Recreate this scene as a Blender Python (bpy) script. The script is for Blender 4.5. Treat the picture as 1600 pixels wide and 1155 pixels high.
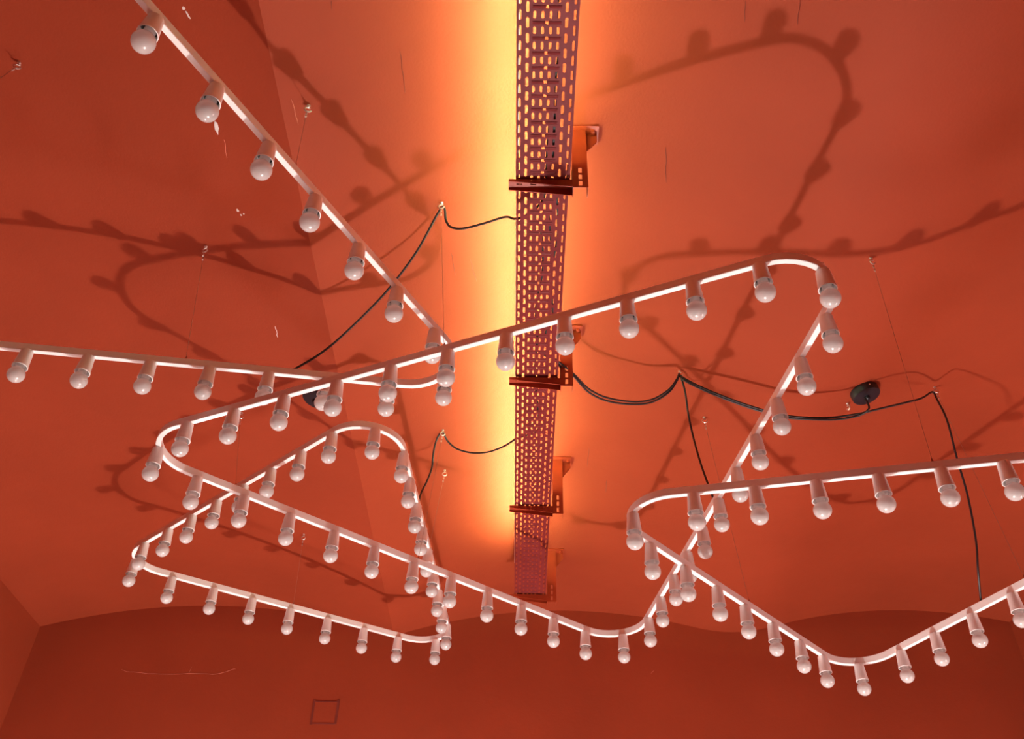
import bpy, bmesh, math, random
from mathutils import Vector, Matrix
random.seed(4)
scene = bpy.context.scene
for o in list(bpy.data.objects):
    bpy.data.objects.remove(o)
COL = scene.collection

# ------------------------------------------------------------------ camera
cam_d = bpy.data.cameras.new('camera')
cam_d.sensor_width = 36.0
cam_d.lens = 32.468
cam_d.clip_start = 0.05
cam = bpy.data.objects.new('camera', cam_d)
COL.objects.link(cam)
RX, UX, FX = Vector((0.9998, -0.0005, 0.0221)), Vector((-0.0169, -0.6619, 0.7494)), Vector((-0.0142, 0.7496, 0.6617))
cam.matrix_world = Matrix((
    (RX.x, UX.x, -FX.x, 0.0),
    (RX.y, UX.y, -FX.y, 0.0),
    (RX.z, UX.z, -FX.z, 1.6),
    (0, 0, 0, 1)))
scene.camera = cam

# ------------------------------------------------------------------ light
world = bpy.data.worlds.new('world')
scene.world = world
world.use_nodes = True
world.node_tree.nodes['Background'].inputs[0].default_value = (0.05, 0.04, 0.035, 1)
world.node_tree.nodes['Background'].inputs[1].default_value = 0.2


def lamp(name, loc, power, radius, col):
    d = bpy.data.lights.new(name, 'POINT')
    d.energy = power
    d.shadow_soft_size = radius
    d.color = col
    o = bpy.data.objects.new(name, d)
    o.location = loc
    COL.objects.link(o)
    return o


lamp('low_room_lamp', (0.239, 2.665, 0.35), 275, 0.038, (1.0, 0.95, 0.91))
lamp('left_room_lamp', (-1.365, 3.023, 2.0), 30, 0.11, (1.0, 0.93, 0.90))
lamp('right_room_lamp', (2.15, 2.218, 2.0), 30, 0.11, (1.0, 0.93, 0.90))
LED_STRENGTH = 800.0
LED_COLOR = (0.76, 0.95, 0.50)

vs = scene.view_settings
vs.view_transform = 'Standard'
vs.look = 'None'
vs.gamma = 1.0
vs.use_curve_mapping = False
vs.exposure = 0.0


# ------------------------------------------------------------------ materials
def new_mat(name):
    m = bpy.data.materials.new(name)
    m.use_nodes = True
    return m, m.node_tree, m.node_tree.nodes['Principled BSDF']


def plain(name, col, rough=0.5, metal=0.0, spec=0.5, vary=0.06, scale=30.0, coat=0.0):
    m, nt, b = new_mat(name)
    tc = nt.nodes.new('ShaderNodeTexCoord')
    nz = nt.nodes.new('ShaderNodeTexNoise')
    nz.inputs['Scale'].default_value = scale
    nz.inputs['Detail'].default_value = 3
    rp = nt.nodes.new('ShaderNodeValToRGB')
    rp.color_ramp.elements[0].position = 0.3
    rp.color_ramp.elements[1].position = 0.7
    rp.color_ramp.elements[0].color = tuple(c * (1 - vary) for c in col) + (1,)
    rp.color_ramp.elements[1].color = tuple(min(1, c * (1 + vary)) for c in col) + (1,)
    nt.links.new(tc.outputs['Object'], nz.inputs['Vector'])
    nt.links.new(nz.outputs['Fac'], rp.inputs['Fac'])
    nt.links.new(rp.outputs['Color'], b.inputs['Base Color'])
    b.inputs['Roughness'].default_value = rough
    b.inputs['Metallic'].default_value = metal
    b.inputs['Specular IOR Level'].default_value = spec
    b.inputs['Coat Weight'].default_value = coat
    return m


def plaster(name, col, vary=0.07):
    m, nt, b = new_mat(name)
    tc = nt.nodes.new('ShaderNodeTexCoord')
    n1 = nt.nodes.new('ShaderNodeTexNoise')
    n1.inputs['Scale'].default_value = 2.2
    n1.inputs['Detail'].default_value = 6
    n2 = nt.nodes.new('ShaderNodeTexNoise')
    n2.inputs['Scale'].default_value = 160
    n2.inputs['Detail'].default_value = 4
    n3 = nt.nodes.new('ShaderNodeTexNoise')
    n3.inputs['Scale'].default_value = 7
    n3.inputs['Detail'].default_value = 5
    rp = nt.nodes.new('ShaderNodeValToRGB')
    rp.color_ramp.elements[0].position = 0.3
    rp.color_ramp.elements[1].position = 0.7
    rp.color_ramp.elements[0].color = tuple(c * (1 - vary) for c in col) + (1,)
    rp.color_ramp.elements[1].color = tuple(c * (1 + vary) for c in col) + (1,)
    bp = nt.nodes.new('ShaderNodeBump')
    bp.inputs['Strength'].default_value = 0.25
    bp.inputs['Distance'].default_value = 0.002
    bp2 = nt.nodes.new('ShaderNodeBump')
    bp2.inputs['Strength'].default_value = 0.25
    bp2.inputs['Distance'].default_value = 0.012
    for n in (n1, n2, n3):
        nt.links.new(tc.outputs['Object'], n.inputs['Vector'])
    nt.links.new(n1.outputs['Fac'], rp.inputs['Fac'])
    nt.links.new(rp.outputs['Color'], b.inputs['Base Color'])
    nt.links.new(n2.outputs['Fac'], bp.inputs['Height'])
    nt.links.new(n3.outputs['Fac'], bp2.inputs['Height'])
    nt.links.new(bp2.outputs['Normal'], bp.inputs['Normal'])
    nt.links.new(bp.outputs['Normal'], b.inputs['Normal'])
    b.inputs['Roughness'].default_value = 0.62
    b.inputs['Specular IOR Level'].default_value = 0.12
    return m


PAINT = (0.28, 0.041, 0.0155)
M = {}
M['plaster'] = plaster('terracotta_plaster', PAINT)
M['floor'] = plain('floor_screed', (0.60, 0.57, 0.54), 0.6, scale=4)
M['white'] = plain('white_lacquer', (0.88, 0.85, 0.83), 0.32, vary=0.02)
M['holder'] = plain('white_holder', (0.87, 0.84, 0.82), 0.38, vary=0.02)
M['socket'] = plain('black_socket', (0.03, 0.025, 0.022), 0.45)
M['glass'] = plain('opal_glass', (0.95, 0.92, 0.90), 0.6, vary=0.015, spec=0.0)
# opal bulbs are thin hollow shells: half the light scatters through into the bulb
gt = M['glass'].node_tree
gb = gt.nodes['Principled BSDF']
tr = gt.nodes.new('ShaderNodeBsdfTranslucent')
tr.inputs['Color'].default_value = (0.99, 0.97, 0.95, 1)
mx = gt.nodes.new('ShaderNodeMixShader')
mx.inputs['Fac'].default_value = 0.55
gt.links.new(gb.outputs['BSDF'], mx.inputs[1])
gt.links.new(tr.outputs['BSDF'], mx.inputs[2])
gl = gt.nodes.new('ShaderNodeBsdfGlossy')
gl.inputs['Color'].default_value = (1, 1, 1, 1)
gl.inputs['Roughness'].default_value = 0.17
fr = gt.nodes.new('ShaderNodeFresnel')
fr.inputs['IOR'].default_value = 1.6
mg = gt.nodes.new('ShaderNodeMixShader')
gt.links.new(fr.outputs['Fac'], mg.inputs['Fac'])
gt.links.new(mx.outputs['Shader'], mg.inputs[1])
gt.links.new(gl.outputs['BSDF'], mg.inputs[2])
gt.links.new(mg.outputs['Shader'], gt.nodes['Material Output'].inputs['Surface'])
M['tray'] = plain('maroon_tray_paint', (0.165, 0.021, 0.021), 0.45, spec=0.09, vary=0.10, scale=14)
M['bracket'] = plain('red_bracket_paint', (0.31, 0.032, 0.007), 0.42, vary=0.12, scale=18)
M['cord'] = plain('black_cord_rubber', (0.018, 0.012, 0.014), 0.45)
M['rose'] = plain('black_rose_plastic', (0.012, 0.011, 0.016), 0.4)
M['steel'] = plain('galvanised_steel', (0.78, 0.74, 0.70), 0.28, metal=0.85)
M['wire'] = plain('steel_wire', (0.32, 0.16, 0.12), 0.4, metal=0.5)
M['chip'] = plain('bare_plaster_chip', (0.75, 0.70, 0.66), 0.8)
M['crack'] = plain('pale_crack', (0.52, 0.15, 0.085), 0.8)
M['dent'] = plain('dark_scratch', (0.16, 0.016, 0.006), 0.7)
M['led_body'] = plain('led_profile', (0.7, 0.68, 0.64), 0.4, metal=0.3)
m, nt, b = new_mat('led_diffuser')
b.inputs['Base Color'].default_value = (0.9, 0.85, 0.7, 1)
b.inputs['Emission Color'].default_value = LED_COLOR + (1,)
b.inputs['Emission Strength'].default_value = LED_STRENGTH
M['led'] = m


# ------------------------------------------------------------------ helpers
def link(name, me, mat, parent=None, loc=None):
    o = bpy.data.objects.new(name, me)
    COL.objects.link(o)
    if mat is not None and not me.materials:
        me.materials.append(mat)
    if parent is not None:
        o.parent = parent
    if loc is not None:
        o.location = loc
    return o


def mesh(name, verts, faces, smooth=None):
    me = bpy.data.meshes.new(name)
    me.from_pydata([tuple(v) for v in verts], [], faces)
    me.update()
    bm = bmesh.new()
    bm.from_mesh(me)
    bmesh.ops.remove_doubles(bm, verts=bm.verts, dist=1e-6)
    bmesh.ops.recalc_face_normals(bm, faces=bm.faces)
    bm.to_mesh(me)
    bm.free()
    if smooth is not None:
        for p in me.polygons:
            p.use_smooth = True
        me.set_sharp_from_angle(angle=math.radians(smooth))
    return me


def empty(name, loc=(0, 0, 0)):
    o = bpy.data.objects.new(name, None)
    o.empty_display_size = 0.05
    o.location = loc
    COL.objects.link(o)
    return o


def tag(o, label, cat=None, group=None, kind=None):
    o['label'] = label
    if cat:
        o['category'] = cat
    if group:
        o['group'] = group
    if kind:
        o['kind'] = kind
    return o


def box_vf(x0, x1, y0, y1, z0, z1, off=0):
    v = [(x0, y0, z0), (x1, y0, z0), (x1, y1, z0), (x0, y1, z0), (x0, y0, z1), (x1, y0, z1), (x1, y1, z1), (x0, y1, z1)]
    f = [(0, 3, 2, 1), (4, 5, 6, 7), (0, 1, 5, 4), (1, 2, 6, 5), (2, 3, 7, 6), (3, 0, 4, 7)]
    return v, [tuple(i + off for i in q) for q in f]


def box(name, b, mat, parent=None, bevel=0.0):
    v, f = box_vf(*b)
    me = mesh(name, v, f)
    o = link(name, me, mat, parent)
    if bevel:
        md = o.modifiers.new('bevel', 'BEVEL')
        md.width = bevel
        md.segments = 2
    return o


def lathe(name, prof, n=28):
    """prof: list of (r, z)"""
    v, f = [], []
    for (r, z) in prof:
        if r < 1e-7:
            v.append((0, 0, z))
        else:
            for k in range(n):
                a = 2 * math.pi * k / n
                v.append((r * math.cos(a), r * math.sin(a), z))
    idx, rows = 0, []
    for (r, z) in prof:
        if r < 1e-7:
            rows.append([idx])
            idx += 1
        else:
            rows.append(list(range(idx, idx + n)))
            idx += n
    for a, b_ in zip(rows[:-1], rows[1:]):
        for k in range(n):
            k2 = (k + 1) % n
            if len(a) == 1 and len(b_) == 1:
                continue
            if len(a) == 1:
                f.append((a[0], b_[k2], b_[k]))
            elif len(b_) == 1:
                f.append((a[k], a[k2], b_[0]))
            else:
                f.append((a[k], a[k2], b_[k2], b_[k]))
    return mesh(name, v, f, smooth=38)


def smooth_pts(pts, sub=8):
    P = [Vector(p) for p in pts]
    out = []
    for i in range(len(P) - 1):
        p0 = P[max(i - 1, 0)]
        p1, p2 = P[i], P[i + 1]
        p3 = P[min(i + 2, len(P) - 1)]
        for k in range(sub):
            t = k / sub
            out.append(0.5 * ((2 * p1) + (p2 - p0) * t + (2 * p0 - 5 * p1 + 4 * p2 - p3) * t * t + (3 * p1 - p0 - 3 * p2 + p3) * t ** 3))
    out.append(P[-1])
    return out


def tube_me(name, pts, r, n=8):
    P = [Vector(p) for p in pts]
    v, f = [], []
    up = None
    for i, p in enumerate(P):
        t = (P[min(i + 1, len(P) - 1)] - P[max(i - 1, 0)])
        if t.length < 1e-9:
            t = Vector((0, 0, 1))
        t.normalize()
        if up is None:
            up = t.orthogonal().normalized()
        up = (up - t * up.dot(t))
        up = up.normalized() if up.length > 1e-6 else t.orthogonal().normalized()
        s = t.cross(up)
        rr = r[i] if isinstance(r, (list, tuple)) else r
        for k in range(n):
            a = 2 * math.pi * k / n
            v.append(p + (up * math.cos(a) + s * math.sin(a)) * rr)
    for i in range(len(P) - 1):
        for k in range(n):
            k2 = (k + 1) % n
            f.append((i * n + k, i * n + k2, (i + 1) * n + k2, (i + 1) * n + k))
    f.append(tuple(reversed(range(n))))
    f.append(tuple((len(P) - 1) * n + k for k in range(n)))
    return mesh(name, v, f, smooth=40)


# ------------------------------------------------------------------ room
CAPS = [(-2.267, -0.593, 3.525, 3.517, 0.129), (-0.593, 1.0, 3.517, 3.54, 0.133), (1.0, 2.66, 3.54, 3.55, 0.155)]
YB, YF = 4.07, -2.4
XL, XR = -2.267, 2.315


def vault(x):
    e = 0.17
    if abs(x - 1.0) < e:                       # the right-hand valley is rounded over
        za, zb = cap_z(1.0 - e), cap_z(1.0 + e)
        sa = (za - cap_z(1.0 - e - 1e-3)) / 1e-3 * 2 * e
        sb = (cap_z(1.0 + e + 1e-3) - zb) / 1e-3 * 2 * e
        t = (x - 1.0 + e) / (2 * e)
        return (2 * t ** 3 - 3 * t ** 2 + 1) * za + (t ** 3 - 2 * t ** 2 + t) * sa + (3 * t ** 2 - 2 * t ** 3) * zb + (t ** 3 - t ** 2) * sb
    return cap_z(x)


def cap_z(x):
    for a, b_, za, zb, r in CAPS:
        if x <= b_ or b_ == CAPS[-1][1]:
            t = (x - a) / (b_ - a)
            return za + (zb - za) * t + r * (1 - (2 * t - 1) ** 2)


def vault_normal(x):
    d = (vault(x + 1e-3) - vault(x - 1e-3)) / 2e-3
    return Vector((d, 0, -1)).normalized()


xs = []
for a, b_, *_ in CAPS:
    for k in range(33):
        x = a + (b_ - a) * k / 33
        if x < XR - 1e-4:
            xs.append(x)
xs.append(XR)
ys = [YF, -1.0, 0.5, 2.0, 3.2, YB]
n = len(xs)
v, f = [], []
for y in ys:
    for x in xs:
        v.append((x, y, vault(x)))
top0 = len(v)
for y in ys:
    for x in xs:
        v.append((x, y, 3.95))
for j in range(len(ys) - 1):
    for i in range(n - 1):
        q = (j * n + i, j * n + i + 1, (j + 1) * n + i + 1, (j + 1) * n + i)
        f.append(q)
        f.append(tuple(reversed([top0 + k for k in q])))
for i in range(n - 1):
    for j in (0, len(ys) - 1):
        f.append((j * n + i, j * n + i + 1, top0 + j * n + i + 1, top0 + j * n + i))
for j in range(len(ys) - 1):
    for i in (0, n - 1):
        f.append((j * n + i, (j + 1) * n + i, top0 + (j + 1) * n + i, top0 + j * n + i))
ceiling = link('ceiling', mesh('ceiling', v, f, smooth=6), M['plaster'])
tag(ceiling, 'terracotta painted plaster ceiling of shallow barrel vaults', kind='structure')

# end walls follow the vault line
def end_wall(name, y0, y1, label):
    v, f = [], []
    for y in (y0, y1):
        for x in xs:
            v.append((x, y, vault(x) + 0.004))
        for x in xs:
            v.append((x, y, 0))
    s = 2 * n
    for i in range(n - 1):
        f.append((i, i + 1, n + i + 1, n + i))
        f.append((s + i, s + n + i, s + n + i + 1, s + i + 1))
        f.append((i, s + i, s + i + 1, i + 1))
        f.append((n + i, n + i + 1, s + n + i + 1, s + n + i))
    for i in (0, n - 1):
        f.append((i, n + i, s + n + i, s + i))
    o = link(name, mesh(name, v, f), M['plaster'])
    return tag(o, label, kind='structure')


wall_back = end_wall('wall_back', YB, YB + 0.2, 'red plaster end wall with arched tops under the vaults')
end_wall('wall_front', YF - 0.2, YF, 'red plaster wall behind the viewer')
o = box('wall_left', (XL - 0.2, XL, YF, YB, 0, 3.56), M['plaster'])
tag(o, 'red plaster side wall at the lower left', kind='structure')
o = box('wall_right', (XR, XR + 0.2, YF, YB, 0, 3.7), M['plaster'])
tag(o, 'red plaster side wall at the lower right', kind='structure')
o = box('floor', (XL, XR, YF, YB, -0.1, 0), M['floor'])
tag(o, 'pale grey floor below the view', kind='structure')

# hairline cracks, scratches and chips belong to the plaster
def strip_on(parent, name, pts, nrm_f, w, mat, lift=0.0012):
    P = [Vector(p) for p in pts]
    v, f = [], []
    for i, p in enumerate(P):
        t = (P[min(i + 1, len(P) - 1)] - P[max(i - 1, 0)]).normalized()
        nm = nrm_f(p)
        s = t.cross(nm).normalized()
        ww = w * (0.25 if i in (0, len(P) - 1) else 1.0) * (0.8 + 0.4 * random.random())
        q = p + nm * 0.0001
        v += [q - s * ww, q + s * ww, q + nm * lift * 0.9]
    for i in range(len(P) - 1):
        a, b_ = 3 * i, 3 * i + 3
        f += [(a, a + 2, b_ + 2, b_), (a + 2, a + 1, b_ + 1, b_ + 2), (a, b_, b_ + 1, a + 1)]
    f += [(0, 1, 2), (3 * len(P) - 3, 3 * len(P) - 1, 3 * len(P) - 2)]
    return link(name, mesh(name, v, f), mat, parent)


back_n = lambda p: Vector((0, -1, 0))
ceil_n = lambda p: vault_normal(p.x)


def jitter(a, b_, k, amp, axis):
    a, b_ = Vector(a), Vector(b_)
    return [a.lerp(b_, i / k) + axis * (amp * (random.random() - 0.5) if 0 < i < k else 0) for i in range(k + 1)]


cr = smooth_pts([(-1.8198, YB, 3.3257), (-1.7782, YB, 3.3146), (-1.6678, YB, 3.308), (-1.5076, YB, 3.3116), (-1.3765, YB, 3.3145), (-1.3003, YB, 3.3404)], 5)
cr = [p + Vector((0, 0, 0.004 * (random.random() - 0.5))) for p in cr]
strip_on(wall_back, 'hairline_crack', cr, back_n, 0.0008, M['crack'])
strip_on(wall_back, 'hairline_crack', [(-1.5076, YB, 3.3116), (-1.505, YB, 3.328), (-1.5014, YB, 3.345)], back_n, 0.001, M['crack'])
strip_on(wall_back, 'hairline_crack', [(0.5959, YB, 3.3586), (0.604, YB, 3.368), (0.6117, YB, 3.3741)], back_n, 0.0015, M['crack'])
SCR = [((0.4910, 1.0262), (0.4981, 1.0802), 0), ((0.6102, 1.0170), (0.6176, 1.0749), 0), ((0.3601, 1.4362), (0.3759, 1.5493), 0),
       ((-0.4440, 0.9948), (-0.4459, 1.0184), 0), ((-0.2197, 1.7797), (-0.2108, 1.8689), 0), ((-0.1657, 1.8120), (-0.1496, 1.9035), 0),
       ((0.2417, 2.7690), (0.2445, 2.8915), 0), ((0.3239, 2.9722), (0.3282, 3.0603), 0), ((-0.3080, 1.1365), (-0.3055, 1.2475), 0),
       ((-0.5677, 1.2223), (-0.5636, 1.2940), 1), ((-0.7725, 2.0461), (-0.7740, 2.0952), 2), ((-0.7719, 1.3672), (-0.7774, 1.4246), 1)]
for a, b_, k in SCR:
    pts = jitter((a[0], a[1], 0), (b_[0], b_[1], 0), 5, 0.003, Vector((1, 0, 0)))
    pts = [Vector((p.x, p.y, vault(p.x))) for p in pts]
    strip_on(ceiling, 'scratch', pts, ceil_n, 0.0009, [M['dent'], M['crack'], M['chip']][k])


def chip(x, y, w, h, rot, mat=None):
    pts = []
    k = 9
    for i in range(k):
        a = 2 * math.pi * i / k
        r = 0.75 + 0.5 * random.random()
        dx, dy = w * r * math.cos(a), h * r * math.sin(a)
        px, py = x + dx * math.cos(rot) - dy * math.sin(rot), y + dx * math.sin(rot) + dy * math.cos(rot)
        pts.append((px, py))
    v = [(px, py, vault(px) + 0.001) for px, py in pts] + [(x + (px - x) * .85, y + (py - y) * .85, vault(px) - 0.0012) for px, py in pts]
    f = [tuple(range(k)), tuple(reversed(range(k, 2 * k)))] + [(i, (i + 1) % k, k + (i + 1) % k, k + i) for i in range(k)]
    return link('paint_chip', mesh('paint_chip', v, f), mat or M['chip'], ceiling)


for (x, y, w, h, r) in [(-0.7835, 1.335, 0.0055, 0.020, 0.1), (-0.789, 1.597, 0.004, 0.006, 0), (-0.783, 1.612, 0.003, 0.003, 0), (-0.774, 1.606, 0.002, 0.003, 0.5),
                        (-0.7826, 1.021, 0.004, 0.005, 0), (-0.776, 1.036, 0.0025, 0.012, -0.3), (-0.742, 2.27, 0.004, 0.007, 0), (-0.745, 2.33, 0.002, 0.006, 0),
                        (-0.66, 2.52, 0.003, 0.005, 0), (-0.70, 2.60, 0.004, 0.004, 0)]:
    chip(x, y, w, h, r)

# painted-over square hatch on the end wall
hatch = empty('wall_hatch', (-0.861, YB, 3.148))
tag(hatch, 'small square painted-over hatch on the red end wall', 'wall hatch')
hw, hh = 0.049, 0.046
v, f = box_vf(-hw, hw, -0.0015, 0.001, -hh, hh)
link('panel', mesh('panel', v, f), M['plaster'], hatch)
for (x0, x1, z0, z1) in [(-hw - 0.009, -hw, -hh - 0.008, hh + 0.010), (hw, hw + 0.010, -hh - 0.004, hh + 0.012), (-hw, hw, hh, hh + 0.005), (-hw, hw, -hh - 0.005, -hh)]:
    v, f = box_vf(x0, x1, -0.003, 0.001, z0, z1)
    link('filler_edge', mesh('filler_edge', v, f), M['dent'], hatch)

# ------------------------------------------------------------------ cable tray
PITCH = 0.0352
FR = [0.0, 0.115, 0.24, 0.355, 0.485, 0.61, 0.735, 0.865, 1.0]
CEN = [0.055, 0.18, 0.292, 0.42, 0.55, 0.672, 0.80, 0.935]


def slot_cell(v, f, x0, x1, y0, y1, cx, cy, w, l):
    """rect cell with a rounded slot hole"""
    hw, hl, c = w / 2, l / 2, w * 0.32
    inner = [(cx - hw, cy - hl + c), (cx - hw + c, cy - hl), (cx + hw - c, cy - hl), (cx + hw, cy - hl + c),
             (cx + hw, cy + hl - c), (cx + hw - c, cy + hl), (cx - hw + c, cy + hl), (cx - hw, cy + hl - c)]
    outer = [(x0, y0), (x1, y0), (x1, y1), (x0, y1)]
    b_ = len(v)
    v += [(p[0], p[1], 0) for p in outer] + [(p[0], p[1], 0) for p in inner]
    o = [b_, b_ + 1, b_ + 2, b_ + 3]
    i = [b_ + 4 + k for k in range(8)]
    f += [(o[0], o[1], i[2], i[1]), (o[1], i[3], i[2]), (o[1], o[2], i[4], i[3]), (o[2], i[5], i[4]),
          (o[2], o[3], i[6], i[5]), (o[3], i[7], i[6]), (o[3], o[0], i[0], i[7]), (o[0], i[1], i[0])]


def tray_section(x0, x1, yA, periods, z, label):
    yB = yA + periods * PITCH
    root = empty('cable_tray', ((x0 + x1) / 2, (yA + yB) / 2, z))
    tag(root, label, 'cable tray', 'perforated cable tray sections')
    W = x1 - x0
    v, f = [], []
    X = lambda t: -W / 2 + W * t
    Y = lambda y: y - (yA + yB) / 2
    sw = 0.0064
    for s in range(8):
        a, b_, c = X(FR[s]), X(FR[s + 1]), X(CEN[s])
        for k in range(periods):
            y0 = Y(yA + k * PITCH)
            if s in (0, 7):
                slot_cell(v, f, a, b_, y0, y0 + PITCH, c, y0 + PITCH / 2, sw, 0.0235)
            elif s in (1, 6):
                if k == 0:
                    q = len(v)
                    v += [(a, y0, 0), (b_, y0, 0), (b_, y0 + PITCH / 2, 0), (a, y0 + PITCH / 2, 0)]
                    f.append((q, q + 1, q + 2, q + 3))
                if k < periods - 1:
                    slot_cell(v, f, a, b_, y0 + PITCH / 2, y0 + 1.5 * PITCH, c, y0 + PITCH, sw, 0.0235)
                else:
                    q = len(v)
                    v += [(a, y0 + PITCH / 2, 0), (b_, y0 + PITCH / 2, 0), (b_, y0 + PITCH, 0), (a, y0 + PITCH, 0)]
                    f.append((q, q + 1, q + 2, q + 3))
            else:
                slot_cell(v, f, a, b_, y0 + 0.004, y0 + PITCH - 0.004, c, y0 + PITCH / 2, sw * 0.92, 0.0175)
    # pressed cross ribs with a small hole in the middle
    prof = [(-0.004, 0), (-0.0026, -0.0014), (0, -0.0020), (0.0026, -0.0014), (0.004, 0)]
    for k in range(periods + 1):
        yc = Y(yA + k * PITCH)
        for (ta, tb, rib) in [(0.24, 0.262, False), (0.262, 0.46, True), (0.515, 0.713, True), (0.713, 0.735, False)]:
            a, b_ = X(ta), X(tb)
            q = len(v)
            for (dy, dz) in prof:
                if k == 0 and dy < 0 or k == periods and dy > 0:
                    dy = 0
                zz = dz if rib else 0
                v += [(a, yc + dy, zz), (b_, yc + dy, zz)]
            for j in range(4):
                f.append((q + 2 * j, q + 2 * j + 1, q + 2 * j + 3, q + 2 * j + 2))
            if rib:
                f.append(tuple(q + 2 * j for j in range(5)))
                f.append(tuple(q + 2 * j + 1 for j in reversed(range(5))))
    me = mesh('perforated_base', v, f)
    o = link('perforated_base', me, M['tray'], root)
    md = o.modifiers.new('solidify', 'SOLIDIFY')
    md.thickness = 0.0014
    md.offset = 0
    hl = (yB - yA) / 2
    for sx in (-1, 1):
        xo = sx * W / 2
        pr = [(xo, 0.0), (xo, 0.056), (xo - sx * 0.004, 0.056), (xo - sx * 0.004, 0.0546), (xo - sx * 0.0014, 0.0546), (xo - sx * 0.0014, 0.0)]
        vv = [(px, -hl, pz) for px, pz in pr] + [(px, hl, pz) for px, pz in pr]
        ff = [(k, (k + 1) % 6, 6 + (k + 1) % 6, 6 + k) for k in range(6)] + [tuple(range(6)), tuple(range(6, 12))]
        link('side_rail', mesh('side_rail', vv, ff), M['tray'], root)
    return root


TX0, TX1, TZ = -0.031, 0.102, 3.45
tray_section(TX0, TX1, 1.404 - 57 * PITCH, 57, TZ, 'maroon perforated cable tray, the nearer section reaching the top of the picture')
tray_section(TX0 + 0.002, TX1 - 0.002, 1.388, 61, TZ + 0.004, 'maroon perforated cable tray, the longer far section ending below the vault')

# LED strip lying on the left rim of the tray, shining up at the vault
led = empty('led_strip', (-0.0280, 1.4, TZ + 0.0605))
tag(led, 'warm LED strip lying on the upper left rim of the cable tray', 'led strip')
v, f = box_vf(-0.003, 0.003, -2.0, 1.96, 0.0, 0.005)
link('profile', mesh('profile', v, f), M['led_body'], led)
v, f = [], []
for y in (-1.995, 1.955):
    for k in range(7):
        a = math.pi * k / 6
        v.append((0.0026 * math.cos(a), y, 0.0046 + 0.0013 * math.sin(a) ** 0.6 if 0 < k < 6 else 0.0046))
f = [(k, k + 1, 8 + k, 7 + k) for k in range(6)] + [tuple(range(7)), tuple(reversed(range(7, 14))), (0, 7, 13, 6)]
link('diffuser', mesh('diffuser', v, f), M['led'], led)


# brackets: ceiling post with gusset and cantilever arm
def slotted_plate(w, h, slots, th):
    """plate in XZ (x 0..w, z 0..h) with rectangular slots [(cx, cz, sw, sh)], thickness in +y"""
    gx = sorted(set([0, w] + [c[0] - c[2] / 2 for c in slots] + [c[0] + c[2] / 2 for c in slots]))
    gz = sorted(set([0, h] + [c[1] - c[3] / 2 for c in slots] + [c[1] + c[3] / 2 for c in slots]))
    v, f = [], []
    inside = lambda x, z: any(abs(x - c[0]) < c[2] / 2 and abs(z - c[1]) < c[3] / 2 for c in slots)
    for i in range(len(gx) - 1):
        for j in range(len(gz) - 1):
            if inside((gx[i] + gx[i + 1]) / 2, (gz[j] + gz[j + 1]) / 2):
                continue
            bv, bf = box_vf(gx[i], gx[i + 1], 0, th, gz[j], gz[j + 1], len(v))
            v += bv
            f += bf
    return v, f


def bracket(y, label, zt):
    px0, pw, pd = 0.108, 0.038, 0.032
    zb = TZ - 0.036
    root = empty('tray_bracket', (px0 + pw / 2, y, zb))
    tag(root, label, 'bracket', 'ceiling brackets carrying the cable tray')
    h = zt - zb
    ox = -pw / 2
    # post web with slots, facing the room, and two flanges
    v, f = slotted_plate(pw, h, [(pw / 2, 0.016 + 0.026 * k, 0.0085, 0.0185) for k in range(3)], 0.002)
    v = [(a + ox, b_ - pd / 2, c) for a, b_, c in v]
    for x in (ox, ox + pw - 0.002):
        bv, bf = box_vf(x, x + 0.002, -pd / 2 + 0.002, pd / 2, 0, h, len(v))
        v += bv
        f += bf
    link('post', mesh('post', v, f), M['bracket'], root)
    # head plate and its two bolts
    v, f = box_vf(ox - 0.004, ox + 0.072, -pd / 2 - 0.012, pd / 2 + 0.012, h - 0.005, h)
    pl = link('head_plate', mesh('head_plate', v, f), M['bracket'], root)
    for dy in (-0.012, 0.012):
        me = lathe('bolt', [(0, -0.008), (0.005, -0.008), (0.0055, -0.004), (0.0055, 0), (0, 0)], 6)
        link('bolt', me, M['bracket'], pl, (ox + 0.058, dy, h - 0.005))
    # gusset
    xg = ox + pw
    pr = [(xg, h - 0.005), (xg + 0.030, h - 0.005), (xg + 0.030, h - 0.034), (xg, h - 0.078)]
    v = [(a, -0.002, c) for a, c in pr] + [(a, 0.002, c) for a, c in pr]
    f = [(0, 1, 2, 3), (7, 6, 5, 4)] + [(k, (k + 1) % 4, 4 + (k + 1) % 4, 4 + k) for k in range(4)]
    link('gusset', mesh('gusset', v, f), M['bracket'], root)
    # cantilever arm: slotted web under the tray, tapering cheeks
    L = px0 - (TX0 - 0.017)
    slots = [(0.026 + 0.034 * k, 0.014, 0.014, 0.005) for k in range(4)]
    v, f = slotted_plate(L, 0.028, slots, 0.002)
    za = TZ - 0.0040 - zb
    v = [(a - L + ox, c - 0.014, za - b_) for a, b_, c in v]
    for dy in (-0.014, 0.012):
        pr = [(ox - L, za - 0.002), (ox, za - 0.002), (ox, za - 0.027), (ox - L, za - 0.009)]
        q = len(v)
        v += [(a, dy, c) for a, c in pr] + [(a, dy + 0.002, c) for a, c in pr]
        f += [(q, q + 1, q + 2, q + 3), (q + 7, q + 6, q + 5, q + 4)] + [(q + k, q + (k + 1) % 4, q + 4 + (k + 1) % 4, q + 4 + k) for k in range(4)]
    link('arm', mesh('arm', v, f), M['bracket'], root)


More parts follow.
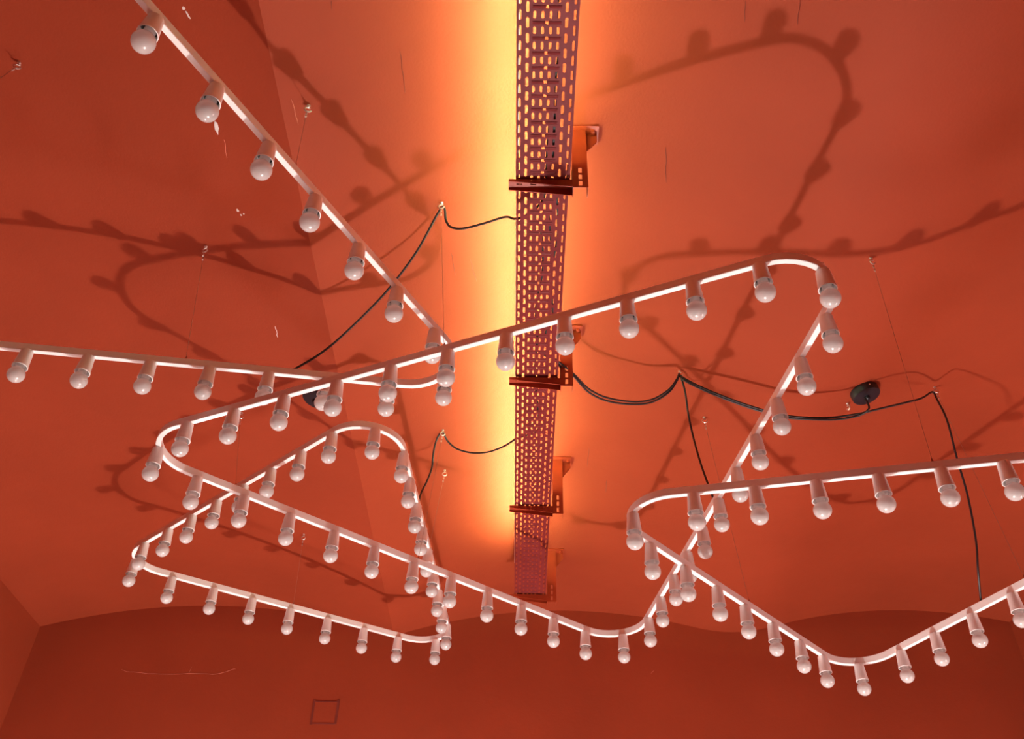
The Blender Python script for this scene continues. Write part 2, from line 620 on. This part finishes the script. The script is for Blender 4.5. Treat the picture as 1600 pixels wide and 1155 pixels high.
zc = min(vault(0.104), vault(0.18)) + 0.001
bracket(1.400, 'red slotted ceiling bracket nearest the viewer, at the joint of the tray', zc)
bracket(2.140, 'red slotted ceiling bracket beside the looping black cords', zc)
bracket(2.850, 'red slotted ceiling bracket third along the tray', zc)
bracket(3.520, 'red slotted ceiling bracket at the far end of the tray', zc)

# ------------------------------------------------------------------ rail lights
BULB_R = 0.0225
sph = []
for k in range(13):
    a = math.radians(-90 + k * (90 + 52) / 12)
    sph.append((BULB_R * math.cos(a) if k else 0.0, BULB_R * math.sin(a)))
bulb_me = lathe('bulb', sph + [(0.0124, 0.0195), (0.0119, 0.0220), (0.0117, 0.026), (0.0117, 0.056), (0, 0.056)], 32)
bulb_me.materials.append(M['glass'])
# holder: tapered cup, hollow below (origin at bulb centre)
holder_me = lathe('lamp_holder', [(0, 0.082), (0.0150, 0.082), (0.0158, 0.0812), (0.0196, 0.032), (0.0204, 0.0288), (0.0204, 0.0258), (0.0200, 0.0254),
                                  (0.0187, 0.0254), (0.0183, 0.0260), (0.0172, 0.060), (0, 0.060)], 32)
holder_me.materials.append(M['holder'])
sock_me = lathe('socket_ring', [(0.0171, 0.0598), (0.0174, 0.046), (0.0162, 0.0440), (0.0132, 0.0440), (0.0128, 0.0598)], 24)
sock_me.materials.append(M['socket'])


def rail_path(V, r, arc=12):
    """closed rounded polygon through corner points V -> polyline"""
    out = []
    k = len(V)
    for i in range(k):
        p = Vector(V[i])
        a = (Vector(V[i - 1]) - p).normalized()
        c = (Vector(V[(i + 1) % k]) - p).normalized()
        half = a.angle(c) / 2
        t = r / math.tan(half)
        cen = p + (a + c).normalized() * (r / math.sin(half))
        s, e = p + a * t - cen, p + c * t - cen
        a0 = math.atan2(s.y, s.x)
        da = (math.atan2(e.y, e.x) - a0 + math.pi) % (2 * math.pi) - math.pi
        for j in range(arc + 1):
            an = a0 + da * j / arc
            out.append(cen + Vector((math.cos(an), math.sin(an))) * r)
    return out


def nearest(path, q):
    best = None
    for i in range(len(path)):
        a, b_ = path[i], path[(i + 1) % len(path)]
        d = b_ - a
        t = max(0, min(1, (q - a).dot(d) / max(d.length_squared, 1e-12)))
        p = a + d * t
        e = (p - q).length
        if best is None or e < best[0]:
            best = (e, p)
    return best[1]


RW, RH, RB = 0.0070, 0.023, 0.082


def rail_mesh(path):
    c = 0.0012
    pr = [(-RW + c, 0), (RW - c, 0), (RW, c), (RW, RH - c), (RW - c, RH), (-RW + c, RH), (-RW, RH - c), (-RW, c)]
    v, f = [], []
    k = len(path)
    for i in range(k):
        a, p, b_ = path[i - 1], path[i], path[(i + 1) % k]
        t1 = (p - a).normalized()
        t2 = (b_ - p).normalized()
        t = (t1 + t2).normalized()
        nrm = Vector((-t.y, t.x))
        s = 1 / max(0.5, math.cos(t1.angle(t2) / 2))
        for (x, z) in pr:
            q = p + nrm * x * s
            v.append((q.x, q.y, RB + z))
    for i in range(k):
        j = (i + 1) % k
        for m_ in range(8):
            m2 = (m_ + 1) % 8
            f.append((i * 8 + m_, i * 8 + m2, j * 8 + m2, j * 8 + m_))
    return mesh('rail', v, f, smooth=25)


def ring_light(V, r, lamps, z, label):
    cx = sum(p[0] for p in V) / len(V)
    cy = sum(p[1] for p in V) / len(V)
    root = empty('rail_light', (cx, cy, z))
    tag(root, label, 'rail light', 'triangular rail lights with white bulbs')
    path = rail_path([(p[0] - cx, p[1] - cy) for p in V], r)
    link('rail', rail_mesh(path), M['white'], root)
    for (x, y) in lamps:
        q = nearest(path, Vector((x - cx, y - cy)))
        h = link('lamp_holder', holder_me, None, root, (q.x, q.y, 0))
        s = link('socket_ring', sock_me, None, h)
        b_ = link('bulb', bulb_me, None, h)
        b_.rotation_euler = (math.radians(random.uniform(-1.5, 1.5)), math.radians(random.uniform(-1.5, 1.5)), random.uniform(0, 6.28))
    return root, path, (cx, cy)


def along(a, b_, n, s):
    """n further points from a stepping by s in direction b_-a"""
    d = (Vector(b_) - Vector(a)).normalized()
    return [tuple(Vector(a) + d * s * (k + 1)) for k in range(n)]


RC = 0.122
VA = [(-0.861, 0.612), (-0.093, 1.970), (-1.682, 1.780)]
lampsA = [(-0.714, 0.8758), (-0.6293, 1.0191), (-0.5518, 1.1575), (-0.4738, 1.2948), (-0.397, 1.4365), (-0.3148, 1.5718), (-0.2368, 1.7204), (-0.2227, 1.8825),
          (-0.3734, 1.9352), (-0.5415, 1.914), (-0.6991, 1.9062), (-0.8547, 1.8732), (-1.0114, 1.86), (-1.1732, 1.8386), (-1.3325, 1.8228)]
lampsA += [(-1.492, 1.805), (-1.560, 1.700)] + along((-1.560, 1.62), (-0.861, 0.612), 5, 0.16) + [(-1.07, 0.93), (-0.98, 0.80), (-0.88, 0.73)]
VB = [(0.730, 1.268), (0.413, 3.301), (-1.139, 2.061)]
lampsB = [(-0.9057, 1.9615), (-0.7651, 1.9027), (-0.6209, 1.8425), (-0.4745, 1.7828), (-0.3329, 1.718), (-0.1887, 1.6567), (-0.0478, 1.5925), (0.0894, 1.5384),
          (0.2298, 1.4802), (0.3713, 1.4218), (0.509, 1.3653), (0.6622, 1.3629), (0.6941, 1.518), (0.6655, 1.6666), (0.6461, 1.8229), (0.6192, 1.9735), (0.5918, 2.1261),
          (0.5737, 2.2814), (0.549, 2.4335), (0.5252, 2.5845), (0.5015, 2.7354), (0.4773, 2.8886), (0.452, 3.0424), (0.379, 3.1887), (0.2326, 3.1606), (0.1139, 3.0652),
          (-0.0004, 2.9728), (-0.1144, 2.8779), (-0.2317, 2.7776), (-0.3547, 2.6892), (-0.4686, 2.5909), (-0.587, 2.5016), (-0.7084, 2.4062), (-0.826, 2.3078), (-0.9479, 2.2218), (-1.027, 2.0786)]
VC = [(-1.513, 3.037), (-0.282, 3.757), (-0.389, 2.067)]
lampsC = [(-0.5804, 2.2339), (-0.6914, 2.3287), (-0.8056, 2.4242), (-0.9158, 2.517), (-1.0227, 2.6165), (-1.1328, 2.71), (-1.2403, 2.8009), (-1.3535, 2.9), (-1.4256, 3.0223),
          (-1.3218, 3.146), (-1.185, 3.2314), (-1.0528, 3.309), (-0.9141, 3.3818), (-0.7798, 3.4659), (-0.6443, 3.5482), (-0.5096, 3.6224), (-0.3486, 3.6433),
          (-0.2962, 3.4959), (-0.3075, 3.3482), (-0.3191, 3.2081), (-0.3266, 3.0554), (-0.3369, 2.9076), (-0.3456, 2.7603), (-0.3539, 2.6159), (-0.3616, 2.4676), (-0.3737, 2.3272), (-0.4412, 2.1939)]
VD = [(0.172, 2.039), (1.140, 3.069), (1.839, 1.672)]
lampsD = [(1.1585, 1.8206), (1.0184, 1.8513), (0.8763, 1.883), (0.7325, 1.921), (0.5851, 1.9493), (0.4346, 1.9776), (0.2925, 2.0798), (0.3538, 2.2326), (0.4675, 2.3528),
          (0.5744, 2.4706), (0.6792, 2.5782), (0.7869, 2.6926), (0.8966, 2.8135), (1.0006, 2.9189), (1.135, 2.9782), (1.2391, 2.8671), (1.3055, 2.7375), (1.3783, 2.6069), (1.4366, 2.467)]
lampsD += along((1.1585, 1.8206), (1.839, 1.672), 3, 0.15) + along((1.4366, 2.467), (1.839, 1.672), 4, 0.15) + [(1.70, 1.73)]
ZA, ZB_, ZC, ZD = 3.1614, 3.0341, 3.2136, 2.8508
ringA = ring_light(VA, RC, lampsA, ZA, 'white triangular rail of bulbs leaving the picture at the left edge')
ringB = ring_light(VB, RC + 0.006, lampsB, ZB_, 'largest white triangular rail of bulbs, crossing below the cable tray')
ringC = ring_light(VC, RC, lampsC, ZC, 'smallest, farthest white triangular rail of bulbs near the end wall at left')
q = nearest(ringB[1], Vector((0.672 - ringB[2][0], 1.352 - ringB[2][1])))
v, f = box_vf(q.x - 0.008, q.x + 0.008, q.y - 0.004, q.y + 0.004, RB + RH - 0.0005, RB + RH + 0.004)
o = link('joint_clip', mesh('joint_clip', v, f), M['white'], ringB[0])
o['label'] = 'small white joint clip on top of the rail corner'
ringD = ring_light(VD, RC, lampsD, ZD, 'lowest white triangular rail of bulbs leaving the picture at the right edge')

# ------------------------------------------------------------------ ceiling hooks and suspension wires
def hook_mesh(rot):
    pts = [(0, 0, 0.006), (0, 0, -0.004), (0.001, 0, -0.008)]
    for k in range(13):
        a = math.radians(115 - k * 290 / 12)
        pts.append((0.0080 * math.cos(a) * -1 + 0.001, 0, -0.0165 + 0.0080 * math.sin(a)))
    me = tube_me('hook', pts, 0.0021, 8)
    return me


hook_me = hook_mesh(0)
hook_me.materials.append(M['steel'])
base_me = lathe('base', [(0, 0.001), (0.0042, 0.001), (0.0046, -0.001), (0.0030, -0.0028), (0, -0.0028)], 14)
base_me.materials.append(M['steel'])
HOOKS = {
    'A0': (-1.2580, 1.2049, 'small steel ceiling hook by the left edge near the top corner'),
    'A1': (-0.5324, 1.2467, 'small steel ceiling hook beside the bulb-shaped shadows at upper left'),
    'A2': (-0.9218, 1.7538, 'small steel ceiling hook amid crossing shadows above the left rail'),
    'B0': (-0.2369, 1.5962, 'small steel ceiling hook with black cord, left of the glowing tray'),
    'B1': (-0.2884, 2.6005, 'small steel ceiling hook holding the cord of the farthest rail'),
    'C0': (-0.2948, 2.8456, 'small steel ceiling hook without cord, lower left of the glowing tray'),
    'C1': (-0.9022, 3.3123, 'small steel ceiling hook nearest the red end wall'),
    'C2': (-0.9924, 2.5336, 'small steel ceiling hook behind the left corner of the largest rail'),
    'K0': (0.5151, 2.3111, 'small steel ceiling hook where several black cords meet, right of the tray'),
    'D0': (0.6289, 2.5343, 'small steel ceiling hook just below the meeting point of the cords'),
    'N0': (1.0757, 2.3818, 'small empty steel ceiling hook beside the round black ceiling rose'),
    'D1': (0.9633, 1.7330, 'small steel ceiling hook right of the rail corner at upper right'),
    'D2': (1.3838, 2.3784, 'small steel ceiling hook with black cord at the far right'),
}
hook_pt = {}
for i, (k, (x, y, lab)) in enumerate(HOOKS.items()):
    z = vault(x)
    root = empty('ceiling_hook', (x, y, z))
    tag(root, lab, 'hook', 'steel hooks screwed into the vault')
    root.rotation_euler = (0, 0, random.uniform(-0.5, 0.5) + (2.2 if k == 'N0' else 0))
    link('hook', hook_me, None, root)
    link('base', base_me, None, root)
    hook_pt[k] = Vector((x, y, z - 0.0225))

bead_me = lathe('crimp', [(0, 0.004), (0.0020, 0.004), (0.0025, 0.002), (0.0025, -0.002), (0.0020, -0.004), (0, -0.004)], 10)
bead_me.materials.append(M['steel'])
grip_me = lathe('wire_gripper', [(0, 0.012), (0.0012, 0.012), (0.0022, 0.008), (0.0036, 0.0), (0, 0.0)], 12)
grip_me.materials.append(M['bracket'])
RTOP = RB + RH
WIRES = [('A0', ringA, ZA, (-1.19, 1.08)), ('A1', ringA, ZA, (-0.5149, 1.2290)), ('A2', ringA, ZA, (-0.9258, 1.8697)),
         ('B0', ringB, ZB_, (-0.2054, 1.6498)), ('B1', ringB, ZB_, (-0.3368, 2.6917)),
         ('C0', ringC, ZC, (-0.3415, 2.9232)), ('C1', ringC, ZC, (-0.9041, 3.3784)), ('C2', ringC, ZC, (-0.9551, 2.5565)),
         ('D0', ringD, ZD, (0.6913, 2.6124)), ('D1', ringD, ZD, (1.0067, 1.8524)), ('D2', ringD, ZD, (1.4898, 2.4306))]
for k, (root, path, (cx, cy)), z, (x, y) in WIRES:
    e = nearest(path, Vector((x - cx, y - cy)))
    end = Vector((e.x, e.y, RTOP))
    st = hook_pt[k] - Vector((cx, cy, z))
    w = link('suspension_wire', tube_me('suspension_wire', [st, st.lerp(end, 0.5), end], 0.00055, 6), M['wire'], root)
    d = (end - st).normalized()
    for t in (0.012, 0.024):
        link('crimp', bead_me, None, w, st + d * t)
    link('wire_gripper', grip_me, None, w, end)

# ------------------------------------------------------------------ ceiling roses
def rose(x, y, label, r=0.046):
    nrm = vault_normal(x)
    root = empty('ceiling_rose', (x, y, vault(x)))
    root.rotation_euler = Vector((0, 0, -1)).rotation_difference(nrm).to_euler()
    tag(root, label, 'ceiling rose', 'black ceiling roses')
    link('cover', lathe('cover', [(0, 0.002), (r, 0.002), (r, -0.020), (r - 0.002, -0.024), (r - 0.006, -0.025), (0, -0.025)], 40), M['rose'], root)
    link('cord_grip', lathe('cord_grip', [(0, -0.024), (0.008, -0.024), (0.007, -0.034), (0.004, -0.037), (0, -0.037)], 16), M['rose'], root)
    s = link('screw', lathe('screw', [(0, 0.0022), (0.0024, 0.0022), (0.0024, 0), (0, 0)], 8), M['steel'], root, (0, -r - 0.0004, -0.012))
    s.rotation_euler = (math.radians(90), 0, 0)
    return root


rose(1.1151, 2.3238, 'round black ceiling rose with a cord, right of the tray')
rose(-0.6831, 2.3445, 'round black ceiling rose mostly hidden behind the left rail bulbs')

# ------------------------------------------------------------------ cords
def cord(name, pts, label, r=0.0033):
    o = link(name, tube_me(name, smooth_pts(pts, 7), r, 10), M['cord'])
    tag(o, label, 'cord', 'black power cords')
    return o


def in_tray(x, y0, y1, z=TZ + 0.010):
    k = max(3, int(abs(y1 - y0) / 0.14))
    return [(x + random.uniform(-0.012, 0.012), y0 + (y1 - y0) * i / k, z) for i in range(k + 1)]


hk = hook_pt
cord('power_cord', in_tray(0.05, -0.4, 1.45) + [(0.0, 1.53, TZ + 0.040), (-0.0328, 1.5547, 3.500), (-0.0584, 1.5610, 3.515), (-0.1099, 1.5855, 3.520), (-0.1713, 1.6148, 3.530),
     (-0.2078, 1.6277, 3.550), (-0.2234, 1.6263, 3.575), (-0.2365, 1.604, 3.602), (-0.3087, 1.7086, 3.535), (-0.3985, 1.7983, 3.460), (-0.5049, 1.8725, 3.380), (-0.5710, 1.8963, 3.320), (-0.6369, 1.9041, 3.2664)],
     'black cord from the tray over a hook down to the left rail')
cord('power_cord', in_tray(0.035, 1.55, 2.40) + [(0.0, 2.48, TZ + 0.042), (-0.0277, 2.5085, 3.500), (-0.0630, 2.5592, 3.510), (-0.1194, 2.6116, 3.520), (-0.1771, 2.6413, 3.535), (-0.2352, 2.6473, 3.555),
     (-0.2705, 2.6364, 3.580), (-0.2905, 2.612, 3.600), (-0.3120, 2.6367, 3.585), (-0.3214, 2.6602, 3.540), (-0.3241, 2.6821, 3.500), (-0.3364, 2.6894, 3.450), (-0.3550, 2.690, 3.390), (-0.3530, 2.6517, 3.3186)],
     'black cord from the tray over a hook down to the farthest rail')
cord('power_cord', in_tray(0.06, 1.0, 2.02) + [(0.090, 2.09, TZ + 0.040), (0.1165, 2.118, 3.490), (0.1518, 2.1559, 3.487), (0.2015, 2.2221, 3.485), (0.2660, 2.2706, 3.490), (0.3511, 2.2997, 3.500), (0.4156, 2.3092, 3.520),
     (0.4682, 2.2950, 3.550), (0.4979, 2.2864, 3.590), (0.5110, 2.302, 3.622), (0.5257, 2.3204, 3.570), (0.5349, 2.3546, 3.490), (0.5466, 2.3730, 3.400), (0.5532, 2.3559, 3.300), (0.5574, 2.3186, 3.200), (0.5680, 2.3166, 3.1391)],
     'black cord looping from the tray to a hook and down to the largest rail')
cord('power_cord', [(0.5108, 2.296, 3.615), (0.5255, 2.2972, 3.600), (0.5869, 2.3090, 3.570), (0.6886, 2.3236, 3.530), (0.7698, 2.3335, 3.505), (0.8504, 2.3394, 3.485), (0.9680, 2.3272, 3.470), (1.0640, 2.3047, 3.470),
     (1.1209, 2.2866, 3.475), (1.2220, 2.2862, 3.506), (1.2896, 2.310, 3.545), (1.352, 2.345, 3.602), (1.358, 2.345, 3.570), (1.3500, 2.3180, 3.460), (1.3575, 2.3522, 3.340), (1.3763, 2.4016, 3.230), (1.3799, 2.4499, 3.100), (1.3733, 2.4826, 3.020), (1.400, 2.580, 2.9558)],
     'black cord slung between two hooks and hanging to the lowest rail')
cord('power_cord', in_tray(0.07, 1.1, 2.03) + [(0.095, 2.10, TZ + 0.040), (0.1171, 2.1331, 3.486), (0.1519, 2.1592, 3.480), (0.2018, 2.2294, 3.478), (0.2661, 2.2769, 3.482), (0.3509, 2.3029, 3.492), (0.4153, 2.3125, 3.512),
     (0.4687, 2.3020, 3.545), (0.4963, 2.2934, 3.585), (0.5090, 2.298, 3.612), (0.5242, 2.2953, 3.590), (0.5848, 2.3046, 3.558), (0.6860, 2.3189, 3.518), (0.7669, 2.3286, 3.493), (0.8472, 2.3344, 3.473), (0.9855, 2.3240, 3.460),
     (1.0633, 2.3071, 3.464), (1.0905, 2.2853, 3.470), (1.0980, 2.285, 3.490), (1.1051, 2.312, 3.545)],
     'black cord from the tray past the hook to the round ceiling rose')
